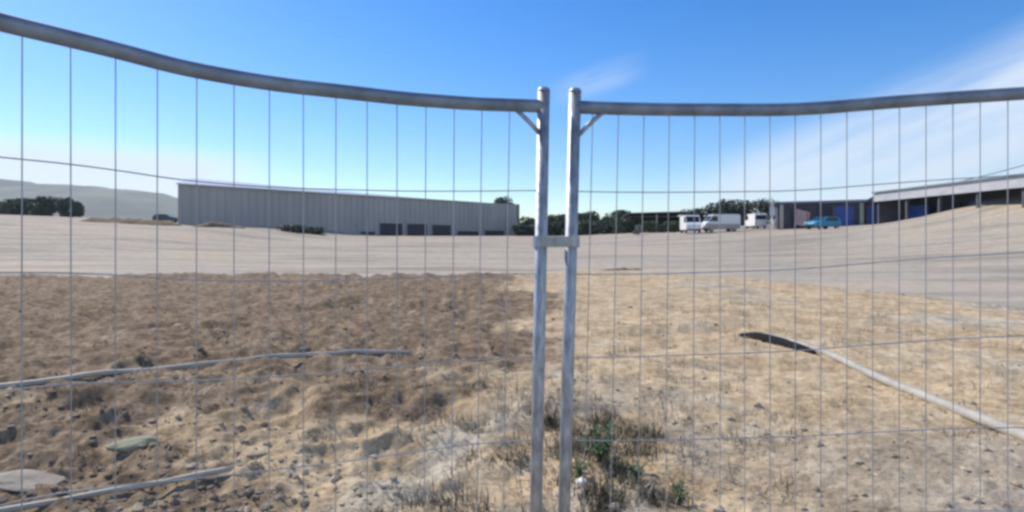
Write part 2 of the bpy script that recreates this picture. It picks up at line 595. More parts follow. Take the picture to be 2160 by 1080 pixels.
def blades(name, xs_, ys_, hs_, mat, spread=0.5, wd=0.004, seed=1):
    r = np.random.default_rng(seed)
    n = len(xs_)
    z = soil_z(xs_, ys_)
    ang = r.uniform(0, 6.28, n)
    tilt = r.uniform(0, spread, n)
    dx, dy = np.cos(ang), np.sin(ang)
    px, py = -dy, dx
    P = np.zeros((n, 6, 3))
    for k, (f, wk) in enumerate(((0, 1.0), (0.55, 0.8), (1.0, 0.15))):
        hx_ = xs_ + dx * np.sin(tilt) * hs_ * f * (0.6 + 0.6 * f)
        hy_ = ys_ + dy * np.sin(tilt) * hs_ * f * (0.6 + 0.6 * f)
        hz_ = z - 0.01 + np.cos(tilt) * hs_ * f
        for s_, q in ((-1, 2 * k), (1, 2 * k + 1)):
            P[:, q, 0] = hx_ + px * s_ * wd * wk
            P[:, q, 1] = hy_ + py * s_ * wd * wk
            P[:, q, 2] = hz_
    q0 = np.array([[0, 1, 3, 2], [2, 3, 5, 4]])
    Q = (q0[None] + (np.arange(n) * 6)[:, None, None]).reshape(-1, 4)
    return raw_mesh(name, P.reshape(-1, 3), Q)


# dry straw tufts: most of them around the foot of the fence
n = 9500
cx = rng.normal(0.35, 0.75, 130)
cy = rng.uniform(3.0, 5.6, 130)
cx2 = rng.uniform(-4.5, 6.5, 260)
cy2 = rng.uniform(3.5, 13, 260)
CX, CY = np.concatenate([cx, cx2]), np.concatenate([cy, cy2])
k = rng.integers(0, len(CX), n)
bx_ = CX[k] + rng.normal(0, 0.075, n)
by_ = CY[k] + rng.normal(0, 0.075, n)
o = link('dry_grass', blades('dry_grass', bx_, by_, rng.uniform(0.03, 0.12, n), None, 1.35, 0.0035, 3), 'straw')
tag(o, 'dry straw-coloured grass tufts on the bare soil', 'dry grass', kind='stuff')
n = 3200
k = rng.integers(0, 40, n)
gx = rng.normal(0.58, 0.2, 40)
gy = rng.uniform(3.1, 4.8, 40)
o = link('green_grass', blades('green_grass', gx[k] + rng.normal(0, 0.06, n), gy[k] + rng.normal(0, 0.06, n),
                               rng.uniform(0.03, 0.11, n), None, 1.1, 0.004, 5), 'olive')
tag(o, 'thin olive green grass growing near the foot of the fence posts', 'grass', kind='stuff')


n = 600
k = rng.integers(0, 26, n)
gx = rng.uniform(-0.55, 0.12, 26)
gy = rng.uniform(2.85, 3.25, 26)
o = link('dead_scrub', blades('dead_scrub', gx[k] + rng.normal(0, 0.05, n), gy[k] + rng.normal(0, 0.05, n),
                              rng.uniform(0.03, 0.10, n), None, 1.3, 0.003, 8), 'scrub')
tag(o, 'dark brown dead scrub left of the post at the bottom edge', 'scrub', kind='stuff')


def weed(x, y, h, label, nleaf=26, seed=0):
    r = random.Random(seed)
    t = thing('weed', label, 'weed', (x, y, gz(x, y) - 0.01), r.uniform(0, 6), 'green weeds by the fence posts')
    bs = bmesh.new()
    bl = bmesh.new()
    for s_ in range(7):
        a = r.uniform(0, 6.28)
        hh_ = h * r.uniform(0.55, 1)
        lean = r.uniform(0.15, 0.75)
        pts = [Vector((math.cos(a) * lean * hh_ * q * q, math.sin(a) * lean * hh_ * q * q, hh_ * q)) for q in (0, .35, .7, 1)]
        tube(bs, pts, [0.004, 0.0035, 0.003, 0.0015], 5)
        for l in range(nleaf):
            q = r.uniform(0.15, 1)
            p = pts[0].lerp(pts[3], q) + Vector((0, 0, 0))
            d = Vector((r.uniform(-1, 1), r.uniform(-1, 1), r.uniform(-0.1, 0.8))).normalized()
            L = h * r.uniform(0.10, 0.2)
            sd_ = d.cross(Vector((0, 0, 1))).normalized() * L * 0.28
            a0 = bl.verts.new(p)
            b0 = bl.verts.new(p + d * L * 0.5 + sd_)
            c0 = bl.verts.new(p + d * L + Vector((0, 0, -L * 0.2)))
            d0 = bl.verts.new(p + d * L * 0.5 - sd_)
            bl.faces.new((a0, b0, c0, d0))
    link('stem', bs, 'weed', t)
    link('foliage', bl, 'weed', t)
    return t


weed(0.56, 3.75, 0.27, 'tallest green leafy weed just right of the fence posts', 26, 1)
weed(0.40, 3.55, 0.16, 'small green weed hard against the right post, nearer than the tall one', 18, 2)
weed(0.74, 3.50, 0.17, 'low green weed between the tall weed and the bottom of the photo', 18, 3)
weed(0.92, 3.25, 0.15, 'green weed nearest the bottom edge, right of the posts', 16, 4)
weed(-0.25, 7.4, 0.15, 'lone small green weed left of the posts on the brown soil', 14, 5)


def stone(x, y, s, mat, label, sq=(1, 1, 0.6), seed=0):
    r = random.Random(seed)
    bm = bmesh.new()
    bmesh.ops.create_icosphere(bm, subdivisions=3, radius=1)
    ph = [r.uniform(0, 6) for _ in range(6)]
    for v_ in bm.verts:
        p = v_.co
        k_ = 1 + 0.16 * math.sin(2.3 * p.x + ph[0]) * math.cos(2.9 * p.y + ph[1]) + 0.1 * math.sin(4.7 * p.z + ph[2] + 2 * p.x) + 0.04 * math.sin(9 * p.y + ph[3]) + r.uniform(-.02, .02)
        v_.co = Vector((p.x * sq[0], p.y * sq[1], p.z * sq[2])) * k_ * s
    o = link('stone', bm, mat, None, (x, y, gz(x, y) + s * sq[2] * 0.25))
    o.rotation_euler = (0, 0, r.uniform(0, 3))
    tag(o, label, 'stone')
    return o


stone(0.40, 3.40, 0.042, 'whiterock', 'small white stone at the foot of the right fence post', (0.8, 0.8, 1.1), 2)
stone(-2.52, 3.95, 0.105, 'mossrock', 'pale greenish stone half sunk in the soil at the lower left', (1.3, 0.8, 0.42), 3)
stone(-2.75, 3.35, 0.14, 'rock', 'flat pale grey stone in the lower left corner', (1.7, 0.8, 0.3), 4)
stone(-2.7, 6.0 + 1.7, 0.07, 'rock', 'small bleached stone lying on the brown soil left of the posts', (1.4, 0.8, 0.6), 5)

# ------------------------------------------------------------------ pipe and hose on the ground
pp = [(3.60, 8.5), (3.69, 8.15), (3.79, 7.13), (3.80, 6.39), (3.78, 5.77), (3.72, 4.89), (3.61, 4.18), (3.49, 3.57), (3.3, 2.9)]


def smooth_pts(p2, rad, n=8, lift=0.6):
    out = []
    for i in range(len(p2) - 1):
        p0 = p2[max(i - 1, 0)]
        p1, p2_ = p2[i], p2[i + 1]
        p3 = p2[min(i + 2, len(p2) - 1)]
        for k_ in range(n):
            q = k_ / n
            f = lambda a, b_, c_, d_: 0.5 * (2 * b_ + (c_ - a) * q + (2 * a - 5 * b_ + 4 * c_ - d_) * q * q + (3 * b_ - a - 3 * c_ + d_) * q ** 3)
            out.append((f(p0[0], p1[0], p2_[0], p3[0]), f(p0[1], p1[1], p2_[1], p3[1])))
    zz = np.array([gz(*p) for p in out])
    zz = np.convolve(np.pad(zz, 6, 'edge'), np.ones(13) / 13, 'valid')
    return [(a[0], a[1], z_ + rad * lift + 0.015) for a, z_ in zip(out, zz)]


bm = bmesh.new()
tube(bm, smooth_pts(pp, 0.045, 8, 0.35), 0.045, 14)
o = link('pipe', bm, 'pipe', smooth=True)
tag(o, 'pale grey pipe lying on the sandy soil at the right, beside a black hose', 'pipe')
bm = bmesh.new()
hp = smooth_pts([(3.30, 8.6), (3.45, 8.28), (3.58, 7.72), (3.67, 7.15)], 0.07, 24, 0.1)
tube(bm, hp, [0.012 + 0.066 * math.sin(math.pi * min(1, (i + 1) / len(hp))) ** .8 + 0.003 * (i % 2) for i in range(len(hp))], 12)
o = link('drain_hose', bm, 'hose', smooth=True)
tag(o, 'short thick black hose lying against the pale pipe', 'hose')


bm = bmesh.new()
tube(bm, smooth_pts([(-6.4, 4.5), (-4.56, 5.27), (-3.45, 5.85), (-2.62, 6.35), (-1.76, 6.9), (-1.2, 7.2)], 0.028, 12, 0.9), 0.028, 12)
o = link('pipe', bm, 'pipe', smooth=True)
tag(o, 'thin half-buried pale pipe crossing the brown soil at the left', 'pipe')
bm = bmesh.new()
tube(bm, smooth_pts([(-3.2, 2.7), (-2.6, 3.0), (-2.1, 3.22), (-1.6, 3.46)], 0.02, 10, 1.0), 0.016, 10)
o = link('steel_rod', bm, 'pipe', smooth=True)
tag(o, 'thin grey steel rod lying on the soil in the lower left corner', 'rod')


# ------------------------------------------------------------------ mesh fence panels
def fence_panel(label, cols, wire0, post_x_lean, far_wires, pitch, drops, seg_len=3.45, inner_right=True):
    """cols: plan path (X, Y, rail height) starting at the inner post"""
    P = [Vector(c_) for c_ in cols]
    # resample by arc length in plan
    L = [0]
    for a, b_ in zip(P[:-1], P[1:]):
        L.append(L[-1] + (b_.xy - a.xy).length)
    L = np.array(L)
    A = np.array([p[:] for p in P])

    def at_(s):
        return Vector((np.interp(s, L, A[:, 0]), np.interp(s, L, A[:, 1]), np.interp(s, L, A[:, 2])))
    tot = min(seg_len, L[-1])
    # smooth the path
    ss = np.linspace(0, tot, 120)
    raw = np.array([at_(s)[:] for s in ss])
    kern = np.ones(7) / 7
    sm = raw.copy()
    for i in range(3):
        pad = np.concatenate([2 * raw[0, i] - raw[3:0:-1, i], raw[:, i], 2 * raw[-1, i] - raw[-2:-5:-1, i]])
        sm[:, i] = np.convolve(pad, kern, 'valid')

    def pos(s, z_below=0.0):
        return Vector((np.interp(s, ss, sm[:, 0]), np.interp(s, ss, sm[:, 1]), np.interp(s, ss, sm[:, 2]) - z_below))
    base = Vector((P[0].x, P[0].y, 0))
    root = thing('mesh_fence', label, 'fence panel', base, 0, 'temporary mesh fence panels')

    def loc(v_):
        return v_ - base
    r = 0.0235
    bm = bmesh.new()
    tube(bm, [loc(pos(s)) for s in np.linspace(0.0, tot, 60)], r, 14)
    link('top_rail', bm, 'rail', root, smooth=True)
    bm = bmesh.new()
    tube(bm, [loc(pos(s, 1.93)) for s in np.linspace(0.0, tot, 60)], r, 14)
    link('bottom_rail', bm, 'galv', root, smooth=True)
    for s, ln in ((0, post_x_lean), (tot, 0)):
        p = pos(s)
        bm = bmesh.new()
        tube(bm, [loc(Vector((p.x - ln * 2.05, p.y, -0.10))), loc(Vector((p.x - ln, p.y, 1.0))), loc(Vector((p.x, p.y, p.z + 0.055)))], 0.0225, 20)
        po = link('post', bm, 'galv', root, smooth=True)
        bm = bmesh.new()
        tube(bm, [loc(Vector((p.x, p.y, p.z + 0.055))), loc(Vector((p.x + 0.0005, p.y, p.z + 0.066)))], [0.0245, 0.019], 20)
        link('post_cap', bm, 'galv', po, smooth=False)
        sg = 1 if s == 0 else -1
        for zz, up in ((0, -1), (1.93, 1)):
            bm = bmesh.new()
            a = pos(s + sg * 0.105, zz + up * -0.0)
            c_ = pos(s, zz)
            c_.z += up * 0.115
            a.z += up * 0.012
            mid = (a + c_) / 2
            mid.z -= up * 0.004
            tube(bm, [loc(a), loc(mid), loc(c_)], 0.0085, 8)
            link('corner_brace', bm, 'galv', root, smooth=True)
    # welded mesh
    bm = bmesh.new()
    s = wire0
    lean = post_x_lean
    while s < tot - 0.03:
        p = pos(s)
        f = max(0, 1 - s / 0.5) * lean
        j = random.uniform(-0.002, 0.002)
        tube(bm, [loc(Vector((p.x, p.y, p.z))), loc(Vector((p.x - f + j, p.y, p.z - 1.0))), loc(Vector((p.x - f * 2, p.y, p.z - 1.93)))], 0.0017, 6, False)
        s += pitch
    for zb, drop in zip(far_wires, drops):
        tube(bm, [loc(pos(q, zb + drop * min(q / 1.55, 1.2)) - Vector((lean * (zb / 1.0) * max(0, 1 - q / 0.5), 0.004, 0))) for q in np.linspace(0.0, tot, 70)], 0.0021, 6, False)
    link('wire_mesh', bm, 'wire', root, smooth=True)
    return root


def col(px, s, ry):
    """plan position and rail height at one measured column of the fence"""
    return ((px - 1080) / s, F / s, EYE + (500 - ry) / s)


SC = 583.0
hw = [0.305, 0.605, 0.905, 1.205, 1.505, 1.805]
left_cols = [col(*c_) for c_ in [(1147, 583, 224), (1000, 595, 219), (850, 620, 208), (720, 648, 193), (600, 670, 180), (490, 695, 163),
                                 (370, 724, 140), (250, 760, 107), (120, 800, 75), (0, 845, 47), (-200, 930, -8), (-600, 1130, -130),
                                 (-1300, 1600, -380)]]
fence_panel('galvanised mesh fence panel left of the clamped posts, top rail sweeping up to the left',
            left_cols, 0.125, 0.020, hw, 0.1, (.032, .02, .015, 0, 0, 0))
right_cols = [col(*c_) for c_ in [(1213, 583, 226), (1300, 581, 229), (1400, 578, 231), (1640, 572, 232), (1700, 572, 230),
                                  (1780, 573, 224), (1860, 575, 217), (2000, 578, 207), (2160, 584, 197), (2500, 600, 172), (3300, 640, 110)]]
fence_panel('galvanised mesh fence panel right of the clamped posts, with an almost level top rail',
            right_cols, 0.065, 0.028, hw, 0.094, (-.01, -.03, -.03, 0, 0, 0))

# coupler joining the two posts
cy_ = F / 583
ct = thing('fence_coupler', 'galvanised clamp joining the two upright fence posts', 'clamp', (0.163, cy_, EYE - 0.017))
for yy, nm in ((-0.024, 'plate'), (0.024, 'plate')):
    bm = bmesh.new()
    box(bm, -0.060, 0.054, yy - 0.003, yy + 0.003, -0.019, 0.019, 0.002)
    link(nm, bm, 'bolt', ct)
for xx in (-0.062, 0.056):
    bm = bmesh.new()
    tube(bm, [(xx, -0.001, -0.020), (xx, 0.001, 0.020)], 0.026, 20)
    link('collar', bm, 'galv', ct, smooth=False)
bm = bmesh.new()
tube(bm, [(-0.002, -0.044, 0), (-0.002, 0.036, 0)], 0.005, 8)
bo = link('bolt', bm, 'bolt', ct)
bm = bmesh.new()
tube(bm, [(-0.002, -0.040, 0), (-0.002, -0.027, 0)], 0.0125, 6)
link('nut', bm, 'bolt', bo)


# ------------------------------------------------------------------ vehicles
def wheel(root, x, y, r, wd=0.2):
    """x along the car, y across"""
    bm = bmesh.new()
    tube(bm, [(x, y - wd / 2, r), (x, y - wd / 2 + 0.03, r), (x, y + wd / 2 - 0.03, r), (x, y + wd / 2, r)], [r * 0.9, r, r, r * 0.9], 20)
    t_ = link('wheel', bm, 'tyre', root)
    bm = bmesh.new()
    sg = 1 if y > 0 else -1
    tube(bm, [(x, y + sg * (wd / 2 + 0.005), r), (x, y + sg * (wd / 2 + 0.02), r)], r * 0.6, 14)
    link('rim', bm, 'rim', t_)


def profile_body(bm, prof, w_, bev=0.05):
    n_ = len(prof)
    a = [bm.verts.new((x, -w_ / 2, z)) for x, z in prof]
    b_ = [bm.verts.new((x, w_ / 2, z)) for x, z in prof]
    fs = [bm.faces.new(a), bm.faces.new(b_[::-1])]
    for i in range(n_):
        fs.append(bm.faces.new((a[i], a[(i + 1) % n_], b_[(i + 1) % n_], b_[i])))
    bmesh.ops.bevel(bm, geom=list({e for f in fs for e in f.edges}), offset=bev, segments=2, affect='EDGES')


def vehicle(name, cat, label, x, y, rz, kind, paint, lower=None, group=None, scale=1.0):
    z = float(base_z(x, y))
    t_ = thing(name, label, cat, (x, y, z), rz, group)
    t_.scale = (scale,) * 3
    if kind == 'van':
        Ln, W_, H_ = 5.2, 2.0, 2.5
        prof = [(-2.6, .45), (-2.6, 2.35), (-2.4, 2.5), (1.2, 2.5), (1.45, 2.42), (2.1, 1.45), (2.55, 1.2), (2.6, .45)]
        wh = (-1.65, 1.7)
        win = [(1.5, 2.3), (2.08, 1.50), (.75, 1.5), (.75, 2.2)]
        fr = ((1.50, 2.34), (2.06, 1.52))
        rr = ((-2.62, 1.5), (-2.62, 2.2))
    else:
        Ln, W_, H_ = 4.1, 1.75, 1.5
        prof = [(-2.0, .35), (-2.05, .95), (-1.75, 1.35), (-1.4, 1.5), (0.1, 1.5), (0.9, 1.0), (1.85, .85), (2.05, .6), (2.05, .35)]
        wh = (-1.3, 1.3)
        win = [(-1.35, 1.40), (0.08, 1.40), (0.72, 1.0), (-1.6, 1.0)]
        fr = ((0.17, 1.47), (0.88, 1.03))
        rr = ((-1.99, 1.05), (-1.78, 1.34))
    bm = bmesh.new()
    profile_body(bm, prof, W_)
    link('body', bm, paint, t_)
    if lower:
        bm = bmesh.new()
        box(bm, -Ln / 2 + .08, Ln / 2 - .06, -W_ / 2 - .02, W_ / 2 + .02, .42, 1.15, .03)
        link('lower_body', bm, lower, t_)
    for sg in (-1, 1):
        bm = bmesh.new()
        q = [bm.verts.new((a, sg * (W_ / 2 + .008), c_)) for a, c_ in win]
        bm.faces.new(q)
        e = bmesh.ops.extrude_face_region(bm, geom=bm.faces[:])
        bmesh.ops.translate(bm, verts=[v_ for v_ in e['geom'] if isinstance(v_, bmesh.types.BMVert)], vec=(0, -sg * .03, 0))
        link('side_window', bm, 'glass', t_)
        for wx in wh:
            wheel(t_, wx, sg * (W_ / 2 - .1), .34 if kind == 'van' else .31)
    for (a, b_), nm, off in ((fr, 'windscreen', .02), (rr, 'rear_window', -.02)):
        bm = bmesh.new()
        dx_, dz_ = b_[0] - a[0], b_[1] - a[1]
        ln = math.hypot(dx_, dz_)
        nx_, nz_ = (abs(dz_) / ln, abs(dx_) / ln)
        nx_ *= 1 if off > 0 else -1
        vs = []
        for o_ in (.012, -.03):
            for (px_, pz_) in (a, b_):
                for yy in (-W_ / 2 + .15, W_ / 2 - .15):
                    vs.append(bm.verts.new((px_ + nx_ * o_, yy, pz_ + nz_ * o_)))
        for f in ((0, 1, 3, 2), (4, 6, 7, 5), (0, 4, 5, 1), (2, 3, 7, 6), (0, 2, 6, 4), (1, 5, 7, 3)):
            bm.faces.new([vs[i] for i in f])
        link(nm, bm, 'glass', t_)
    for sg in (-1, 1):
        bm = bmesh.new()
        box(bm, Ln / 2 - .06, Ln / 2 + .015, sg * (W_ / 2 - .3) - .15, sg * (W_ / 2 - .3) + .15, .72, .88, .02)
        link('headlight', bm, 'lamp', t_)
        bm = bmesh.new()
        box(bm, -Ln / 2 - .045, -Ln / 2 + .06, sg * (W_ / 2 - .15) - .08, sg * (W_ / 2 - .15) + .08, .72, .95, .02)
        link('tail_light', bm, 'red', t_)
    bm = bmesh.new()
    box(bm, Ln / 2 - .05, Ln / 2 + .05, -W_ / 2 + .1, W_ / 2 - .1, .38, .58, .03)
    link('bumper', bm, 'tyre', t_)
    return t_


def px(x, Y_):
    return (x - 1080) / F * Y_


GV = 'vehicles parked along the far side of the yard'
vehicle('parked_van', 'van', 'white van parked facing the fence, left of the long side-on white van', px(1456, 84), 84, R(-96), 'van', 'white', None, GV)
vehicle('parked_van', 'van', 'white van with beige lower half parked side-on beside a pole-topped yard edge', px(1519, 86), 86, R(184), 'van', 'white', 'cream', GV)
vehicle('parked_van', 'van', 'white van parked end-on between the side-on van and the pale pole', px(1594, 92), 92, R(86), 'van', 'white', None, GV, .92)
vehicle('parked_car', 'car', 'teal blue hatchback parked in front of the dark workshop', px(1735, 72), 72, R(200), 'car', 'teal', None, GV, 1.02)
vehicle('parked_car', 'car', 'dark grey-blue car beside the left end of the grey warehouse', px(351, 92), 92, R(15), 'car', 'darkcar', None, GV, .85)


# ------------------------------------------------------------------ trees, shrubs
def tree(name, label, cat, x, y, h, cw, mat, seed, group=None, trunk=0.3, nleaf=2600, leaf=0.16, z=None):
    r = np.random.default_rng(seed)
    z0 = (float(base_z(x, y)) if z is None else z) - 0.1
    t_ = thing(name, label, cat, (x, y, z0), 0, group)
    th = h * trunk
    bm = bmesh.new()
    tube(bm, [(0, 0, 0), (0.05, 0.03, th), (0.1, -0.05, h * .75)], [h * .035, h * .026, h * .008], 8)
    for i in range(6):
        a = r.uniform(0, 6.28)
        s_ = th + (h * .4) * r.random()
        e = Vector((math.cos(a) * cw * .35, math.sin(a) * cw * .35, s_ + h * .22))
        st = Vector((0.05, 0, s_))
        tube(bm, [st, st.lerp(e, .5) + Vector((0, 0, .1)), e], [h * .013, h * .009, h * .004], 6)
    link('trunk', bm, 'bark', t_, smooth=True)
    # crown: many leaf faces gathered in clumps
    nc = 16
    cc = []
    for i in range(nc):
        a = r.uniform(0, 6.28)
        rr_ = math.sqrt(r.random()) * cw * .36
        zz = th * .75 + (h - th * .75) * (0.12 + 0.72 * r.random())
        rr_ *= 1.0 - 0.5 * abs((zz - th) / (h - th) - 0.4)
        cc.append((math.cos(a) * rr_, math.sin(a) * rr_, zz, cw * r.uniform(.13, .24)))
    cc = np.array(cc)
    k_ = r.integers(0, nc, nleaf)
    d = r.normal(size=(nleaf, 3))
    d /= np.linalg.norm(d, axis=1)[:, None]
    rad = cc[k_, 3] * r.random(nleaf) ** .45
    c0 = cc[k_, :3] + d * rad[:, None] * np.array([1, 1, .85])
    c0[:, 2] = np.clip(c0[:, 2], th * .4, h)
    a = r.normal(size=(nleaf, 3))
    a /= np.linalg.norm(a, axis=1)[:, None]
    b_ = np.cross(a, r.normal(size=(nleaf, 3)))
    b_ /= np.linalg.norm(b_, axis=1)[:, None]
    sz = (leaf * r.uniform(.6, 1.4, nleaf))[:, None]
    P = np.stack([c0 - a * sz, c0 - b_ * sz * .6, c0 + a * sz, c0 + b_ * sz * .6], 1).reshape(-1, 3)
    Q = np.arange(nleaf * 4).reshape(-1, 4)
    link('crown', raw_mesh('crown', P, Q, None, False), mat, t_)
    return t_


GT = 'trees beyond the yard on the left'
for i, (x_, Yd, h_, cw, lb) in enumerate([(-20, 150, 5.0, 11, 'dark bushy tree at the left edge of the photo'),
                                          (38, 148, 6.0, 11, 'dark bushy tree second from the left edge'),
                                          (98, 146, 6.4, 9, 'dark bushy tree third from the left edge'),
                                          (150, 142, 6.0, 6.0, 'round dark tree rightmost of the group at the far left')]):
    tree('tree', lb, 'tree', px(x_, Yd), Yd, h_, cw, 'leaf', 20 + i, GT, 0.05, 5200, 0.3, 5.2)
tree('tree', 'dark tree rising behind the right end of the grey warehouse roof', 'tree', px(1062, 160), 160, 11.0, 8.5, 'leaf2', 31, None, .3, 3600, .28, 1.8)
for i, (x_, Yd, h_, cw, lb) in enumerate([(1117, 130, 4.6, 8, 'dark tree between the warehouse and the left fence post'),
                                          (1172, 134, 4.9, 8, 'dark tree seen between the two fence posts'),
                                          (1222, 122, 4.4, 8.5, 'dark tree just right of the fence posts'),
                                          (1262, 116, 4.6, 8, 'dark tree second to the right of the fence posts'),
                                          (1303, 110, 4.3, 7.5, 'dark tree left of the open black shed')]):
    tree('tree', lb, 'tree', px(x_, Yd), Yd, h_, cw, ('leaf', 'leaf2')[i % 2], 40 + i, 'dark trees along the far edge of the yard', .04, 4800, .25)
for i, (x_, Yd, h_, cw, lb) in enumerate([(1100, 112, 2.4, 5, 'low dark bush at the right end of the grey warehouse'),
                                          (1143, 112, 2.6, 6, 'low dark bush hidden partly by the left fence post'),
                                          (1190, 112, 2.6, 6, 'low dark bush between the fence posts'),
                                          (1240, 106, 2.5, 6.5, 'low dark bush right of the right fence post'),
                                          (1285, 104, 2.6, 6.5, 'low dark bush second to the right of the fence posts'),
                                          (1322, 100, 2.6, 5.5, 'low dark bush against the left side of the black shed')]):
    tree('bush', lb, 'bush', px(x_, Yd), Yd, h_, cw, ('leaf', 'leaf2')[i % 2], 140 + i, 'low dark bushes along the far edge of the yard', .03, 3000, .22)
for i, (x_, Yd, h_, cw, lb) in enumerate([(1509, 105, 5.4, 6.0, 'round topped tree behind the side-on white van'),
                                          (1560, 104, 4.9, 6.5, 'dark tree between the side-on van and the end-on van'),
                                          (1612, 106, 4.9, 8.0, 'dark tree behind the pale pole'),
                                          (1470, 108, 4.0, 7.0, 'low dark tree behind the van parked facing the fence')]):
    tree('tree', lb, 'tree', px(x_, Yd), Yd, h_, cw, 'leaf', 60 + i, 'trees behind the parked vans', .2, 2800, .2)
for i, (x_, Yd, h_, cw, m_, lb) in enumerate([(1372, 92, 1.9, 4.2, 'leaf2', 'green bush in front of the left half of the black shed'),
                                              (1413, 92, 1.8, 4.0, 'leaf2', 'green bush in front of the right half of the black shed'),
                                              (1345, 84, 1.7, 1.5, 'leaf3', 'small silvery grey bush at the left corner of the black shed'),
                                              (620, 84, 1.5, 4.5, 'leaf', 'dark bush at the foot of the warehouse wall, left one'),
                                              (665, 86, 1.5, 4.0, 'leaf', 'dark bush at the foot of the warehouse wall, right one')]):
    tree('bush', lb, 'bush', px(x_, Yd), Yd, h_ * (.7 if x_ in (620, 665) else 1), cw, m_, 80 + i, None, .1, 1400, .13)


# low brown soil banks in front of the warehouse
def bank(x0, y0, x1, y1, w_, h_, label, seed):
    r = np.random.default_rng(seed)
    uu, vv = np.meshgrid(np.linspace(0, 1, 70), np.linspace(-1, 1, 15))
    L_ = math.hypot(x1 - x0, y1 - y0)
    nx_, ny_ = -(y1 - y0) / L_, (x1 - x0) / L_
    X_ = x0 + (x1 - x0) * uu + nx_ * vv * w_
    Y_ = y0 + (y1 - y0) * uu + ny_ * vv * w_
    Z_ = base_z(X_, Y_) - .25 + (h_ + .25) * (1 - vv ** 2) * np.sin(uu * math.pi) ** .5 * (0.9 + 1.3 * fbm(X_, Y_, .5, 4)) + fbm(X_, Y_, 2.5, 3) * .15
    att = np.zeros((X_.size, 3))
    o = link('soil_bank', grid_mesh('soil_bank', X_, Y_, Z_, att), 'soil')
    tag(o, label, 'soil bank')


bank(px(175, 80), 80, px(385, 76), 76, 1.8, 0.85, 'low brown soil bank left of the grey warehouse', 1)
bank(px(400, 74), 74, px(520, 80), 80, 1.4, 0.75, 'low brown soil bank before the left end of the grey warehouse', 2)
bank(px(1225, 28), 28, px(1400, 27.5), 27.5, 0.35, 0.10, 'thin low ridge of brown soil on the pale yard right of the posts', 3)

# ------------------------------------------------------------------ grey warehouse on the left
def wall_between(bm, a, b_, z0, z1, th=0.25, rib=0.0):
    a, b_ = Vector((*a, 0)), Vector((*b_, 0))
    d = (b_ - a)
    L_ = d.length
    m_ = Matrix.Translation(a) @ Matrix.Rotation(math.atan2(d.y, d.x), 4, 'Z')
    box(bm, 0, L_, -th / 2, th / 2, z0, z1, 0, m_)
    if rib:
        s = rib
        while s < L_ - .1:
            box(bm, s - .05, s + .05, -th / 2 - .045, -th / 2 + .01, z0, z1 - .06, 0, m_)
            s += rib
    return m_, L_


A_ = (-46.8, 83.0)
B_ = (1.3, 138.0)
dx_, dy_ = B_[0] - A_[0], B_[1] - A_[1]
Lw = math.hypot(dx_, dy_)
ang = math.atan2(dy_, dx_)
wh = thing('warehouse', 'long low grey metal-clad warehouse with dark bay openings on the left', 'warehouse', (A_[0], A_[1], 1.2), ang)
TOP = 9.1 - 1.2


def shear(bm):
    # the end walls stand askew to the long front
    for v_ in bm.verts:
        if v_.co.y > 1:
            v_.co.x += v_.co.y * (0.62 if v_.co.x < 20 else 0.1)


bm = bmesh.new()
box(bm, 0, Lw, 0, 18, 0, TOP)
shear(bm)
link('wall', bm, 'wall_grey', wh)
bm = bmesh.new()
s = 0.6
while s < Lw:
    box(bm, s - .09, s + .09, -.07, -.002, 0.02, TOP - .12)
    s += 1.2
link('cladding_rib', bm, 'wall_grey', wh)
bm = bmesh.new()
vs = [bm.verts.new(p) for p in ((-.4, -.5, TOP), (Lw * .80, -.5, TOP), (Lw * .80, 9, TOP + .75), (-.4, 9, TOP + 1.7), (-.4, 18.4, TOP), (Lw * .8, 18.4, TOP),
                                (-.4, -.5, TOP - .18), (Lw * .8, -.5, TOP - .18))]
bm.faces.new((vs[0], vs[1], vs[2], vs[3]))
bm.faces.new((vs[3], vs[2], vs[5], vs[4]))
bm.faces.new((vs[6], vs[7], vs[1], vs[0]))
bm.faces.new((vs[0], vs[3], vs[4]))
bm.faces.new((vs[1], vs[5], vs[2]))
bm.faces.new((vs[0], vs[4], vs[5], vs[7], vs[6]))
shear(bm)
link('roof', bm, 'roof_pale', wh)


def s_at(pxx):
    u_ = (pxx - 1080) / F
    # point A + s*(cos,sin): X = u*Y
    c_, s_ = math.cos(ang), math.sin(ang)
    return (u_ * A_[1] - A_[0]) / (c_ - u_ * s_)


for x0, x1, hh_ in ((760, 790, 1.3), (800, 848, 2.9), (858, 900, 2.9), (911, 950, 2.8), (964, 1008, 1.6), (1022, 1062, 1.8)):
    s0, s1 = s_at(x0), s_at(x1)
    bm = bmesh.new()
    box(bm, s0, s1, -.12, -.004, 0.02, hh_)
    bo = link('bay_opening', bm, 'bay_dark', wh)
    bm = bmesh.new()
    for q in (s0 - .14, s1):
        box(bm, q, q + .14, -.16, -.003, 0.02, hh_ + .14)
    box(bm, s0, s1, -.16, -.003, hh_, hh_ + .14)
    link('frame', bm, 'wall_grey', bo)
bm = bmesh.new()
box(bm, Lw + .003, Lw + .5, -.15, .6, 0, TOP + .1)
link('corner_post', bm, 'rust', wh)

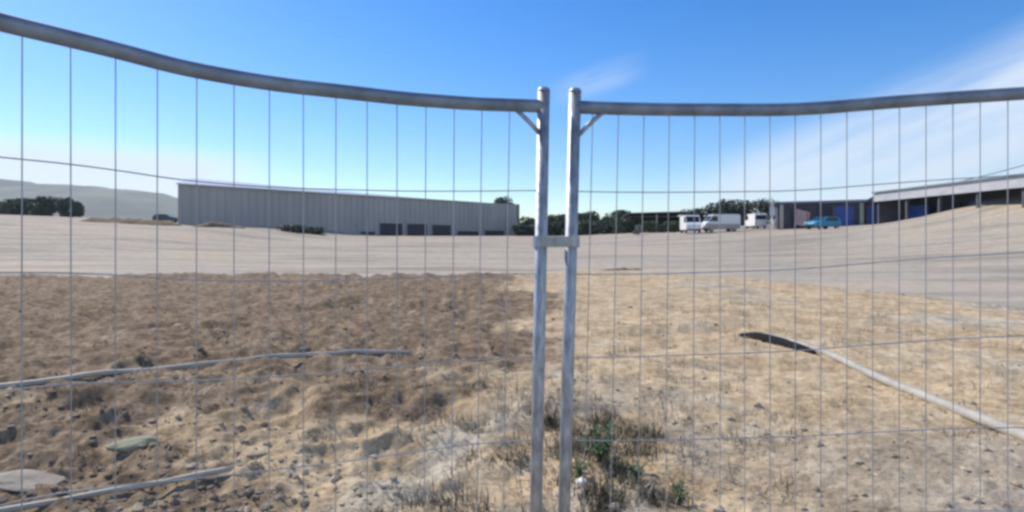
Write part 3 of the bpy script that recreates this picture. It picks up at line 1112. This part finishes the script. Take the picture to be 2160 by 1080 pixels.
# ------------------------------------------------------------------ open black shed
sx0, sx1, sy_ = px(1330, 98), px(1444, 98), 98
z_ = float(base_z(0.5 * (sx0 + sx1), sy_))
sh = thing('open_shed', 'open-fronted black shed behind the green bushes', 'shed', (sx0, sy_, z_ - .1))
Ls = sx1 - sx0
bm = bmesh.new()
vs = []
for x_ in (-.3, Ls + .3):
    for y_, zt in ((-.5, 3.15 + .25 * (x_ > 1)), (6, 2.9)):
        vs += [bm.verts.new((x_, y_, zt)), bm.verts.new((x_, y_, zt + .16))]
for f in ((0, 1, 3, 2), (4, 6, 7, 5), (0, 4, 5, 1), (2, 3, 7, 6), (0, 2, 6, 4), (1, 5, 7, 3)):
    bm.faces.new([vs[i] for i in f])
link('roof', bm, 'slate', sh)
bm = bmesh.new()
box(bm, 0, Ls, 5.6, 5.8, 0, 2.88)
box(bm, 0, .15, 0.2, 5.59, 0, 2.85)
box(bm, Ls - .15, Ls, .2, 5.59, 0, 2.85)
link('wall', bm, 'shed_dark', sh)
for x_ in (.1, Ls * .47, Ls - .25):
    bm = bmesh.new()
    box(bm, x_, x_ + .18, -.2, -.02, 0, 3.1)
    link('post', bm, 'cream' if 1 < x_ < Ls - 1 else 'shed_dark', sh)

x0_, x1_, y_ = px(1222, 116), px(1338, 116), 116
ls = thing('low_shed', 'long low dark shed behind the bushes between the posts and the open black shed', 'shed', (x0_, y_, float(base_z(x0_ + 5, y_)) - .1))
Ls = x1_ - x0_
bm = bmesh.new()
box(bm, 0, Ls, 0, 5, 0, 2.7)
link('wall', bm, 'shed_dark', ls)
bm = bmesh.new()
box(bm, -.3, Ls + .3, -.4, 5.4, 2.704, 2.88)
link('roof', bm, 'slate', ls)
s_ = 1.2
while s_ < Ls - 2:
    bm = bmesh.new()
    box(bm, s_, s_ + 1.6, -.05, -.004, .1, 2.2)
    link('door', bm, 'block', ls)
    s_ += 2.9

# pale pole and pink sheet
x_, y_ = px(1629, 82), 82
bm = bmesh.new()
zb = float(base_z(x_, y_))
tube(bm, [(0, 0, -.1), (0, 0, 4.6)], [.09, .07], 10)
po = thing('marker_pole', 'pale upright pole between the vans and the pink sheet', 'pole', (x_, y_, zb))
link('pole', bm, 'white', po)
bm = bmesh.new()
box(bm, -.32, .32, -.14, -.1, 2.0, 3.3, .02)
link('sign_panel', bm, 'roof_pale', po)
x_, y_ = px(1690, 80), 80
zb = float(base_z(x_, y_))
ps = thing('leaning_sheet', 'faded pink sheet leaning on a frame left of the teal car', 'sheet', (x_, y_, zb))
mt = Matrix.Rotation(R(-16), 4, 'X') @ Matrix.Rotation(R(14), 4, 'Y')
bm = bmesh.new()
box(bm, -.9, .9, -.03, .03, .5, 2.7, .01, mt)
link('sheet', bm, 'pink', ps)
for sx in (-.85, .75):
    bm = bmesh.new()
    box(bm, sx, sx + .1, .1, .2, -.1, 2.5, 0, Matrix.Rotation(R(10), 4, 'X'))
    link('prop', bm, 'bark', ps)

# ------------------------------------------------------------------ workshop with gable on the right
wx0, wy = px(1640, 84), 84
wk = thing('workshop', 'dark workshop with blue doors and a small gable on the right', 'workshop', (wx0, wy, float(base_z(wx0 + 6, wy)) - .3), R(-22))
wk.scale = (1, 1, 0.78)
bm = bmesh.new()
box(bm, 0, 19, 0, 9, 0, 4.6)
link('wall', bm, 'block', wk)
bm = bmesh.new()
vs = [bm.verts.new(p) for p in ((-.4, -.6, 4.6), (19.2, -.6, 4.6), (19.2, 4.5, 5.4), (-.4, 4.5, 5.2), (-.4, 9.4, 4.6), (19.2, 9.4, 4.6),
                                (-.4, -.6, 4.35), (19.2, -.6, 4.35))]
for f in ((0, 1, 2, 3), (3, 2, 5, 4), (6, 7, 1, 0), (0, 3, 4), (1, 5, 2), (0, 4, 5, 7, 6)):
    bm.faces.new([vs[i] for i in f])
link('roof', bm, 'slate', wk)
bm = bmesh.new()
vs = [bm.verts.new(p) for p in ((10.4, -1.2, 4.4), (15.6, -1.2, 4.4), (13.0, -1.2, 6.3), (10.4, 3, 4.4), (15.6, 3, 4.4), (13.0, 3, 6.3))]
for f in ((0, 1, 2), (3, 5, 4), (0, 2, 5, 3), (1, 4, 5, 2), (0, 3, 4, 1)):
    bm.faces.new([vs[i] for i in f])
link('gable', bm, 'slate', wk)
for x0, x1, mm, hh_ in ((1.6, 4.2, 'bay_dark', 3.6), (4.8, 6.9, 'bay_dark', 3.9), (7.2, 9.4, 'navy', 3.9), (11.0, 12.8, 'navy', 3.9), (13.0, 16.0, 'blue', 3.7)):
    bm = bmesh.new()
    box(bm, x0, x1, -.1, -.003, .05, hh_)
    d_ = link('door', bm, mm, wk)
    bm = bmesh.new()
    for q in (x0 - .15, x1):
        box(bm, q, q + .15, -.16, -.004, .05, hh_ + .15)
    box(bm, x0, x1, -.16, -.004, hh_, hh_ + .15)
    link('frame', bm, 'block', d_)
for q in (0.3, 10.1, 18.4):
    bm = bmesh.new()
    box(bm, q, q + .45, -.55, -.2, 0, 4.34)
    link('pillar', bm, 'cream', wk)

# ------------------------------------------------------------------ long open canopy building running toward the camera at the right
lx = 47.5
cb = thing('canopy_building', 'long dark open-bayed building with a white fascia at the right edge', 'building', (lx, 44, 1.5), 0)
LY = 33
bm = bmesh.new()
box(bm, 5, 5.3, 0, LY, 0, 6.15)
box(bm, .3, 4.99, LY - .3, LY, 0, 5.74)
link('wall', bm, 'block', cb)
bm = bmesh.new()
box(bm, -.35, -.05, -.2, LY + .2, 4.65, 5.75)
link('fascia', bm, 'fascia', cb)
bm = bmesh.new()
vs = [bm.verts.new(p) for p in ((-.6, -.4, 5.76), (-.6, LY + .4, 5.76), (6, LY + .4, 6.25), (6, -.4, 6.25), (-.6, -.4, 5.92), (-.6, LY + .4, 5.92), (6, LY + .4, 6.41), (6, -.4, 6.41))]
for f in ((0, 1, 2, 3), (4, 7, 6, 5), (0, 4, 5, 1), (1, 5, 6, 2), (2, 6, 7, 3), (3, 7, 4, 0)):
    bm.faces.new([vs[i] for i in f])
link('roof', bm, 'teal_sheet', cb)
yy = 0
while yy < LY + .1:
    bm = bmesh.new()
    box(bm, -.02, .25, yy, yy + .3, 0, 4.64)
    link('pillar', bm, 'block', cb)
    yy += 5.45
for q, mm in ((1, 'brick'), (7, 'shed_dark'), (12.2, 'shed_dark'), (17.8, 'navy'), (23, 'shed_dark'), (28.2, 'navy')):
    bm = bmesh.new()
    box(bm, 3.2, 3.4, q, q + 3.9, 0, 4.0)
    link('door', bm, mm, cb)

# overhead cable to a pole beyond the right edge
bm = bmesh.new()
pts = []
for i in range(25):
    q = i / 24
    a = Vector((px(1910, 74), 74, EYE + (500 - 405) / F * 74 + .1))
    b_ = Vector((px(2420, 50), 50, EYE + (500 - 262) / F * 50))
    p = a.lerp(b_, q)
    p.z -= .7 * 4 * q * (1 - q)
    pts.append(p)
tube(bm, pts, .045, 6)
o = link('overhead_cable', bm, 'cable')
tag(o, 'dark overhead cable rising from the canopy roof to the right edge', 'cable')
# ------------------------------------------------------------------ air
bm = bmesh.new()
box(bm, -2900, 1500, -120, 1560, -3, 215)
hz = link('haze', bm, None)
hz['kind'] = 'stuff'
m = bpy.data.materials.new('haze')
m.use_nodes = True
t = m.node_tree
t.nodes.remove(t.nodes['Principled BSDF'])
pv = t.nodes.new('ShaderNodeVolumePrincipled')
pv.inputs['Color'].default_value = (0.74, 0.87, 1.0, 1)
pv.inputs['Density'].default_value = 0.00017
pv.inputs['Anisotropy'].default_value = 0.2
t.links.new(pv.outputs[0], t.nodes['Material Output'].inputs['Volume'])
hz.data.materials.append(m)
